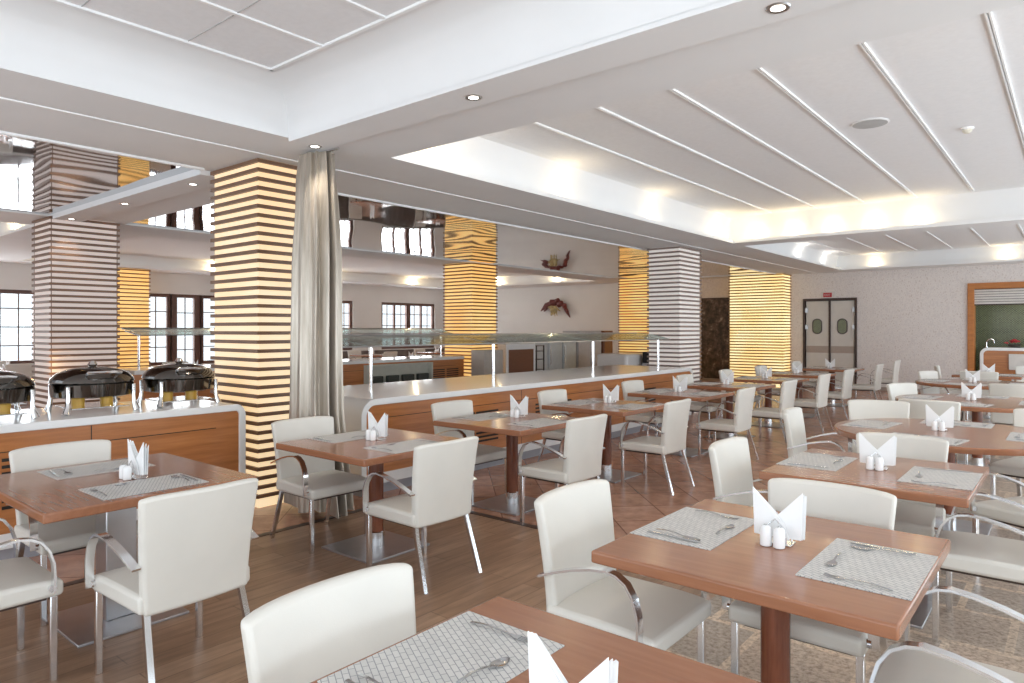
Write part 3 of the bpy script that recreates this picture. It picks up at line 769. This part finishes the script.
# ------------------------------------------------------------------ chair
def make_chair():
    r = empty('dining_chair', (0, 0, 0), 0, 'cream leather chair', 'chair')
    # seat cushion, slightly crowned
    nu, nv = 9, 9; top = []; bot = []
    for i in range(nu):
        x = -.235 + .485 * i / (nu - 1)
        for j in range(nv):
            y_ = -.25 + .50 * j / (nv - 1)
            u = (i / (nu - 1) - .5) * 2; v = j / (nv - 1) * 2 - 1
            top.append((x, y_, .452 + .012 * (1 - u * u) * (1 - v * v) - .012 * max(0, u) ** 3)); bot.append((x, y_, .372))
    mb = MB(); mb.grid_slab(top, bot, nu, nv); mb.build('seat', M['leather'], r, bevel=.018, seg=3)
    # backrest: flared upward, bowed in plan, reclined
    nu, nv = 13, 11; fr = []; bk = []
    for i in range(nu):
        s_ = i / (nu - 1) * 2 - 1
        for j in range(nv):
            t = j / (nv - 1)
            w = .232 + .032 * t ** 1.2; z = .365 + .505 * t - .012 * t * (abs(s_) ** 6)
            xb = -.232 - .075 * t ** 1.5 + .042 * s_ * s_ * (.4 + .6 * t)
            th = .058 - .014 * t
            fr.append((xb + th / 2, s_ * w, z)); bk.append((xb - th / 2, s_ * w, z))
    mb = MB(); mb.grid_slab(fr, bk, nu, nv); mb.build('backrest', M['leather'], r, bevel=.016, seg=3)
    for sy in (-1, 1):
        MB().box(.196, sy * .232 - .014, 0, .224, sy * .232 + .014, .376).build('leg', M['chrome'], r, bevel=.003)
        MB().ribbon([(-.205, sy * .21, .38), (-.225, sy * .215, .30), (-.315, sy * .232, 0)], .026, .022).build('leg', M['chrome'], r)
        MB().ribbon([(.200, sy * .272, .40), (.203, sy * .272, .47), (.199, sy * .272, .53), (.183, sy * .272, .585), (.153, sy * .272, .63), (.112, sy * .272, .654),
                     (.07, sy * .272, .661), (0, sy * .271, .652), (-.08, sy * .270, .632), (-.16, sy * .268, .605), (-.245, sy * .265, .572)], .036, .010).build('armrest', M['chrome'], r)
        MB().lathe([(.016, -.012), (.016, .012)], 12).build('arm_bolt', M['chrome'], r, loc=(.200, sy * .254, .415)).rotation_euler = (PI / 2, 0, 0)
    MB().box(-.20, -.20, .352, .195, .20, .373).build('seat_frame', M['dark_frame'], r, smooth=False)
    return r
CH = Proto(make_chair())
chairs = []
def chair(x, y_, rz, label, group):
    chairs.append(CH.put((x, y_, 0), rz, label, group))

# ------------------------------------------------------------------ tables
def make_table(wx, wy_, square=False, rnd=0):
    r = empty('dining_table', (0, 0, 0), 0, 'table', 'table')
    if rnd: MB().lathe([(rnd - .004, .705), (rnd, .712), (rnd, .743), (rnd - .006, .75)], 72).build('tabletop', M['table_wood'], r)
    else: MB().box(-wx / 2, -wy_ / 2, .705, wx / 2, wy_ / 2, .75).build('tabletop', M['table_wood'], r, bevel=.008, seg=3)
    MB().box(-.27, -.27, 0, .27, .27, .014).build('base_plate', M['plate'], r, bevel=.003)
    if square:
        MB().box(-.075, -.075, .014, .075, .075, .69).build('post', M['steel'], r, bevel=.004)
        MB().box(-.2, -.2, .69, .2, .2, .705).build('top_plate', M['steel'], r, bevel=.003)
    else:
        MB().lathe([(.052, .0), (.052, .58)], 28, (0, 0, .11)).build('post', M['post_wood'], r)
        MB().lathe([(.060, .0), (.058, .10), (.053, .105)], 28, (0, 0, .014)).build('sleeve', M['chrome'], r)
        MB().lathe([(.16, .0), (.16, .015)], 28, (0, 0, .69)).build('top_plate', M['steel'], r)
    return r
TB = Proto(make_table(.985, .985)); TS = Proto(make_table(1.13, 1.0, True)); TR = Proto(make_table(1, 1, False, .80))

# napkin holder, napkins, shakers
def make_holder():
    r = empty('napkin_holder', (0, 0, 0), 0, 'chrome napkin holder', 'napkin holder')
    MB().box(-.055, -.035, 0, .055, .035, .006).build('base', M['chrome'], r, bevel=.002)
    for sy in (-1, 1):
        MB().tube([(-.04, sy * .032, .005), (-.036, sy * .032, .06), (0, sy * .032, .095), (.036, sy * .032, .06), (.04, sy * .032, .005)], .003, 6).build('wire_loop', M['chrome'], r)
    return r
HD = Proto(make_holder())
def napkin_obj(sx, k):
    """one folded paper napkin: a standing triangle leaning outwards."""
    mb = MB()
    y_ = (k - 1) * .011 + sx * .004
    pts = [(sx * .090, .195 - .007 * k), (sx * .084, .020), (sx * -.045, .016 + .004 * k), (sx * -.024, .075)]
    n1 = [(p[0] + .004 * k * sx, y_ + .018 * (p[1] - .1) * (k - 1), p[1]) for p in pts]
    n2 = [(p[0], y_ + .0045 + .018 * (p[1] - .1) * (k - 1), p[1]) for p in pts]
    mb.add(n1 + n2, [(0, 1, 2, 3), (7, 6, 5, 4), (0, 4, 5, 1), (1, 5, 6, 2), (2, 6, 7, 3), (3, 7, 4, 0)])
    return mb
NK = {}
for sx in (-1, 1):
    for k in range(3):
        o = napkin_obj(sx, k).build('folded_napkin', M['napkin'], None, smooth=False)
        tag(o, 'white folded paper napkin', 'napkin'); NK[(sx, k)] = Proto(o)
def make_shaker(holes):
    r = empty('shaker', (0, 0, 0), 0, 'white shaker', 'shaker')
    MB().lathe([(.018, 0), (.021, .003), (.021, .060), (.019, .068), (.012, .074), (0, .076)], 20).build('body', M['ceramic'], r)
    h_ = MB()
    for k in range(holes): h_.lathe([(.0016, 0), (.0016, .001)], 6, (.006 * math.cos(2 * PI * k / holes), .006 * math.sin(2 * PI * k / holes), .0755))
    h_.build('holes', M['black'], r)
    return r
SH = {1: Proto(make_shaker(3)), -1: Proto(make_shaker(5))}
# placemat and cutlery
mo = MB().box(-.165, -.25, 0, .165, .25, .003).build('placemat', M['mat'], None, smooth=False); tag(mo, 'mat', 'placemat'); PM = Proto(mo)
def spoon(L, bowl):
    mb = MB(); pr = []
    n = 14; vs = []; fs = []
    for i in range(n):
        t = i / (n - 1)
        if t < .62: w = .0028 + .0022 * (1 - t / .62) ** 2; dz = .004 + .006 * math.sin(PI * t / .62)
        else:
            u = (t - .62) / .38; w = max(.003, bowl * math.sqrt(max(0, 1 - (2 * u - 1) ** 2))); dz = .004 - .003 * math.sin(PI * u)
        x = (t - .5) * L
        vs += [(x, -w, dz + .0012), (x, 0, dz - (.002 if t > .62 else 0)), (x, w, dz + .0012), (x, w, dz + .003), (x, 0, dz + (.0002 if t > .62 else .003)), (x, -w, dz + .003)]
    for i in range(n - 1):
        for k in range(6): fs.append((i * 6 + k, i * 6 + (k + 1) % 6, i * 6 + 6 + (k + 1) % 6, i * 6 + 6 + k))
    fs += [(5, 4, 3, 2, 1, 0), tuple(range((n - 1) * 6, n * 6))]
    return mb.add(vs, fs)
def fork(L):
    mb = MB(); pts = [((-.5 + .70 * k / 8) * L, 0, .003 + .006 * math.sin(PI * k / 8)) for k in range(9)]
    mb.ribbon(pts, .007, .0025)
    mb.prism([(.19 * L, -.004), (.26 * L, -.011), (.31 * L, -.0115), (.31 * L, .0115), (.26 * L, .011), (.19 * L, .004)], .002, .0045)
    for k in range(4):
        y_ = -.0098 + .0065 * k
        mb.ribbon([(.305 * L, y_, .0032), (.4 * L, y_, .0025), (.5 * L, y_, .0055)], .0034, .002)
    return mb
def knife(L):
    mb = MB()
    mb.ribbon([(-.5 * L, 0, .0035), (-.2 * L, 0, .005), (-.02 * L, 0, .0045)], .011, .005)
    mb.prism([(-.03 * L, -.006), (.35 * L, -.009), (.46 * L, -.006), (.5 * L, .001), (.46 * L, .006), (-.03 * L, .006)], .0025, .0045)
    return mb
CT = {}
for nm, mb in (('fork', fork(.20)), ('knife', knife(.22)), ('soup_spoon', spoon(.195, .020)), ('dessert_spoon', spoon(.165, .017))):
    o = mb.build(nm, M['cutlery'], None); tag(o, nm, nm.replace('_', ' ')); CT[nm] = Proto(o)

TT = .751
def setting(x, y_, rz, t, side, full):
    """placemat whose diner sits on its local -x side."""
    PM.put((x, y_, .7505), rz, 'grey woven placemat, %s side of %s' % (side, t), 'grey woven placemats')
    if not full: return
    c, s_ = math.cos(rz), math.sin(rz)
    def P(a, b): return (x + a * c - b * s_, y_ + a * s_ + b * c, .754)
    j = lambda q: random.uniform(-q, q)
    for nm, a, b, r0 in (('knife', 0, -.215, 0), ('soup_spoon', .0, -.175, 0), ('fork', 0, .205, 0), ('dessert_spoon', .105, .02, PI / 2)):
        if nm == 'soup_spoon' and not full > 1: continue
        CT[nm].put(P(a + j(.012), b + j(.012)), rz + r0 + j(.12), 'steel %s on the %s side placemat of %s' % (nm.replace('_', ' '), side, t), 'cutlery on the placemats')

def centre(x, y_, t, nn=3, rz=0):
    HD.put((x, y_, TT), rz, 'chrome wire napkin holder on %s' % t, 'napkin holders')
    for k in range(nn):
        for sx in (-1, 1):
            NK[(sx, k if nn > 1 else 1)].put((x, y_, TT + .004), rz, '%s-leaning white folded napkin in the holder on %s' % ('right' if sx > 0 else 'left', t), 'napkins on %s' % t)
    c, s_ = math.cos(rz), math.sin(rz)
    for sx in (-1, 1):
        q = (x + sx * .024 * c + .062 * s_, y_ + sx * .024 * s_ - .062 * c, TT)
        SH[sx].put(q, rz, 'white ceramic shaker, %s one of the pair on %s' % ('right' if sx > 0 else 'left', t), 'salt and pepper shakers')

G_CH = 'cream chairs round the dining tables'
G_TB = 'brown dining tables'
# left row M1..M8 along the buffet
LEFT = [('M1', 3.13, 'the table before the curtain', 1), ('M2', 4.65, 'the first table along the buffet', 1), ('M3', 6.22, 'the second table along the buffet', 1),
        ('M4', 8.0, 'the third table along the buffet', 1), ('M5', 9.55, 'the fourth table along the buffet', 0), ('M6', 11.15, 'the fifth table along the buffet', 0),
        ('M7', 12.75, 'the sixth table along the buffet', 0), ('M8', 14.9, 'the seventh table along the buffet', 0)]
for key, yc, t, full in LEFT:
    xc = -3.845
    TB.put((xc, yc, 0), 0, 'square red brown table on a wooden post, %s' % t, G_TB)
    setting(xc - .32, yc + random.uniform(-.03, .03), 0, t, 'buffet', full)
    setting(xc + .32, yc + random.uniform(-.03, .03), PI, t, 'aisle', full)
    centre(xc - .07, yc + {'M1': .07, 'M2': .18, 'M3': .2}.get(key, .1), t, 3 if full else 1)
    chair(-4.26 + random.uniform(-.02, .02), yc - (.14 if key == 'M1' else .06), random.uniform(-.03, .03), 'cream leather armchair, buffet side of %s' % t, G_CH)
    chair(-3.235 + random.uniform(-.02, .02), yc - .14, PI + random.uniform(-.03, .03), 'cream leather armchair, aisle side of %s' % t, G_CH)
# steel post table by the chafing dishes
t = 'the steel-post table'
TS.put((-4.0, 1.48, 0), 0, 'brown table on a square steel post beside the chafing dish counter', G_TB)
setting(-4.32, 1.50, 0, t, 'counter', 2); setting(-3.66, 1.49, PI, t, 'aisle', 2)
centre(-3.90, 1.55, t, 3)
chair(-4.37, 1.42, 0, 'cream leather armchair between the steel-post table and chafing counter', G_CH)
chair(-3.19, 1.42, PI + .03, 'cream leather armchair with its back to us at the steel-post table', G_CH)
chair(-3.71, .82, PI / 2, 'cream leather armchair cut by the left photo edge, near side of steel-post table', G_CH)
# right row
R = [('R1', 2.575, -.862, 'the big foreground table', 2), ('R2', 4.33, -.885, 'the second right-row table', 1), ('R6', 14.6, -1.2, 'the sixth right-row table', 0)]
for key, yc, xc, t, full in R:
    TB.put((xc, yc, 0), 0, 'square red brown table on a wooden post, %s' % t, G_TB)
    setting(xc - .322, yc + .03, 0, t, 'aisle', full)
    setting(xc + .322, yc - .03, PI, t, 'window', full)
    centre(xc, yc + .03, t, 3 if full else 1)
for yc, xc, t, full in ((6.28, -.78, 'the third right-row table', 1), (9.2, -.86, 'the fourth right-row table', 1), (12.3, -1.15, 'the fifth right-row table', 0)):
    TR.put((xc, yc, 0), 0, 'round red brown table on a wooden post, %s' % t, G_TB)
    for a_, sd in ((-.1, 'aisle'), (PI / 2 - .15, 'near'), (PI, 'window'), (-PI / 2, 'far')):
        setting(xc - .55 * math.cos(a_), yc - .55 * math.sin(a_), a_, t, sd, full)
    centre(xc - .06, yc + .05, t, 3 if full else 1)
S = [(-1.40, 2.43, .0, 'aisle side of the big foreground table'), (-.835, 2.92, -PI / 2, 'far side of the big foreground table'), (-.26, 2.48, PI, 'window side of the big foreground table'),
     (-1.37, 4.05, .0, 'aisle side of the second right-row table'), (-.87, 4.70, -PI / 2, 'far side of the second right-row table'), (-.33, 4.18, PI, 'window side of the second right-row table'),
     (-1.60, 6.02, .08, 'aisle side of the third right-row table'), (-1.38, 6.98, -PI / 2 + .3, 'far side of the third right-row table'), (-.20, 5.32, PI - .5, 'near side of the third right-row table'),
     (-.25, 7.0, -PI / 2 - .3, 'far window side of the third right-row table'),
     (-1.09, 7.90, PI / 2 - .05, 'near side of the fourth right-row table'), (-1.46, 9.62, -.45, 'aisle side of the fourth right-row table'), (-.60, 10.75, PI / 2, 'alone behind the fourth right-row table'),
     (-1.62, 12.75, -.35, 'aisle side of the fifth right-row table'), (-1.22, 13.55, PI / 2, 'near side of the sixth right-row table'), (-1.72, 14.8, .1, 'aisle side of the sixth right-row table'),
     (-.62, 15.4, -PI / 2, 'far side of the sixth right-row table'), (-3.3, 16.9, PI, 'standing alone near the swing doors')]
for x, y_, rz, lb in S: chair(x, y_, rz, 'cream leather armchair, %s' % lb if 'alone' not in lb else 'cream leather armchair %s' % lb, G_CH)
# cropped foreground table
t = 'the cropped foreground table'
TB.put((-.85, 1.065, 0), 0, 'square red brown table on a wooden post, cropped by the bottom photo edge', G_TB)
setting(-1.16, 1.16, 0, t, 'aisle', 2); centre(-.75, 1.08, t, 3)
chair(-1.255, 1.10, 0, 'cream leather armchair in front, its back cropped at the bottom edge', G_CH)
# far dining room tables
FD = [(-13.6, 6.5), (-13.8, 9.6), (-14.0, 12.6), (-13.4, 15.2), (-16.9, 11.0), (-16.9, 13.6), (-16.9, 16.4), (-16.9, 4.2)]
for k, (x, y_) in enumerate(FD):
    t = 'the %s far dining room table' % ['nearest', 'second', 'third', 'fourth', 'first window-side', 'second window-side', 'third window-side', 'leftmost window-side'][k]
    TB.put((x, y_, 0), 0, 'brown table behind the back counter, %s' % t, G_TB)
    centre(x, y_, t, 1)
    for dx, rz, sd in ((-.62, 0, 'window'), (.62, PI, 'buffet')): chair(x + dx, y_, rz, 'cream armchair, %s side of %s' % (sd, t), G_CH)

# ------------------------------------------------------------------ ceiling fittings
def make_down():
    r = empty('downlight', (0, 0, 0), 0, 'round recessed downlight', 'downlight')
    MB().lathe([(.044, -.003), (.050, -.006), (.055, 0), (.044, 0), (.044, -.003)], 24).build('ring', M['steel'], r)
    MB().lathe([(.043, -.002), (.0, -.006)], 20).build('lens', M['lamp'], r)
    return r
DL = Proto(make_down()); DLS = []
for x, y_, z, lb in ((-1.04, 3.14, 3.0, 'recessed downlight in the beam at the top photo edge'), (-2.91, 3.14, 3.0, 'recessed downlight in the middle of the front ceiling beam'),
                     (-4.66, 3.18, 3.0, 'recessed downlight above the curtain'), (-6.75, 3.2, 2.985, 'recessed downlight in the mirror beam nearest the lit column'),
                     (-8.4, 3.2, 2.985, 'middle recessed downlight of the mirror beam'), (-10.1, 3.2, 2.985, 'recessed downlight above the dim column')):
    DL.put((x, y_, z), 0, lb, 'ceiling downlights'); DLS.append((x, y_, z))
s = empty('ceiling_speaker', (-1.51, 7.14, 3.5), 0, 'round grey ceiling speaker in the middle coffer', 'speaker')
MB().lathe([(.16, 0), (.165, -.006), (.15, -.012)], 36).build('bezel', M['tbar'], s); MB().lathe([(.15, -.012), (.10, -.016), (0, -.018)], 36).build('grille', M['speaker'], s)
def detector(loc, lb):
    s = empty('smoke_detector', loc, 0, lb, 'smoke detector', 'smoke detectors')
    MB().lathe([(.055, 0), (.055, -.015), (.04, -.02)], 24).build('base', M['tbar'], s); MB().lathe([(.042, -.018), (.04, -.035), (.025, -.05), (0, -.052)], 24).build('sensor', M['detector'], s)
detector((-.82, 7.92, 3.5), 'cream smoke detector in the middle coffer near the speaker')
detector((-.85, 14.5, 3.4), 'cream smoke detector in the far coffer')
s = empty('air_vent', (-1.75, 13.3, 3.4), 0, 'slim slotted air vent in the far coffer', 'vent')
MB().box(-.5, -.12, -.012, .5, .12, 0).build('vent_frame', M['tbar'], s, smooth=False)
v = MB()
for k in range(3): v.box(-.46, -.08 + .07 * k, -.016, .46, -.05 + .07 * k, -.0115)
v.build('slot', M['plinth_grey'], s, smooth=False)

# ------------------------------------------------------------------ lights
def area(name, loc, rot, sx, sy, power, col=(1, 1, 1)):
    l = bpy.data.lights.new(name, 'AREA'); l.shape = 'RECTANGLE'; l.size = sx; l.size_y = sy; l.energy = power; l.color = col
    o = bpy.data.objects.new(name, l); C.objects.link(o); o.location = loc; o.rotation_euler = rot
    return o
def point(name, loc, power, col, rad=.05):
    l = bpy.data.lights.new(name, 'POINT'); l.energy = power; l.color = col; l.shadow_soft_size = rad
    o = bpy.data.objects.new(name, l); C.objects.link(o); o.location = loc
    return o
WARM = (1, .78, .45)
for x, y_, z in DLS:
    l = bpy.data.lights.new('downlight_lamp', 'SPOT'); l.energy = 25; l.spot_size = 1.6; l.spot_blend = .6; l.color = (1, .9, .75); l.shadow_soft_size = .04
    o = bpy.data.objects.new('downlight_lamp', l); C.objects.link(o); o.location = (x, y_, z - .03)
# cove lamps in the troughs
for y_ in (4.5, 6.6, 8.8, 11.0): point('cove_lamp', (-4.645, y_, 3.17), 3.0, WARM)
for x in (-4.2, -3.6, -3.0, -2.4, -1.8): point('cove_lamp', (x, 11.60, 3.17), 3.0, WARM)
for y_ in (4.5, 6.3, 8.1, 9.9): point('cove_lamp', (XR - .03, y_, 3.17), 14.0, (1, .93, .82))
for x in (-3.6, -2.2, -.8, .6, 2.0): point('cove_lamp', (x, 3.81, 3.17), 14.0, (1, .93, .82))
for y_ in (15.5, 17.4): point('cove_lamp', (-4.645, y_, 3.16), 3.0, (1, .95, .85))
for x in (-3.8, -1.2): point('cove_lamp', (x, 18.53, 3.16), 3.0, WARM)
for y_ in (5.5, 9.0, 12.5, 16.0): point('cove_lamp', (-17.68, y_, 3.15), 16.0, WARM)
for y_ in (6.0, 9.5, 13.0, 16.5): point('cove_lamp', (-11.39, y_, 3.16), 16.0, (1, .92, .8))
for x in (-13.0, -15.5): point('cove_lamp', (x, 17.98, 3.15), 10.0, WARM); point('cove_lamp', (x, 3.28, 3.15), 10.0, WARM)
# daylight at the far room's windows
for (a0, a1, z0, z1) in WIN:
    area('window_daylight', (XL - .6, (a0 + a1) / 2, (z0 + z1) / 2 + .2), (0, -PI / 2, 0), z1 - z0 + 1, a1 - a0 + 1, 100 * (a1 - a0), (.95, .97, 1))
point('added_corner_glow_lamp', (-10.12, 2.93, 1.05), 5.0, (1, .62, .25))  # added lamp in front of the dim column, imitating its warm corner glow
point('kitchen_lamp', (0, 20.3, 2.7), 40, (1, .97, .9), .2)
# daylight through the glazed sides behind the camera
area('glazing_daylight', (XR + .4, 7.5, 1.3), (0, PI / 2 + .4, 0), 2.4, 23, 700, (.80, .91, 1))
area('glazing_daylight', (-4, Y0 - .5, 1.3), (PI / 2 + .4, 0, 0), 14, 2.4, 380, (.80, .91, 1))

w = bpy.data.worlds.new('world'); bpy.context.scene.world = w; w.use_nodes = True
bg = w.node_tree.nodes['Background']; bg.inputs['Color'].default_value = (.87, .94, 1, 1); bg.inputs['Strength'].default_value = 1.75

# ------------------------------------------------------------------ camera
cam = bpy.data.cameras.new('camera'); co = bpy.data.objects.new('camera', cam); C.objects.link(co)
A = math.atan(565 / 683)
co.location = (0, 0, 1.55); co.rotation_euler = (PI / 2, 0, A)
cam.sensor_width = 36; cam.lens = 36 * 683 / 1024; cam.shift_y = -12.5 / 1024
cam.clip_start = .05; cam.clip_end = 200
sc = bpy.context.scene; sc.camera = co
sc.view_settings.view_transform = 'Standard'; sc.view_settings.look = 'None'; sc.view_settings.gamma = 1; sc.view_settings.use_curve_mapping = False
sc.view_settings.exposure = -0.32
sc.cycles.use_denoising = True
sc.cycles.max_bounces = 8; sc.cycles.diffuse_bounces = 5; sc.cycles.glossy_bounces = 5; sc.cycles.transparent_max_bounces = 12
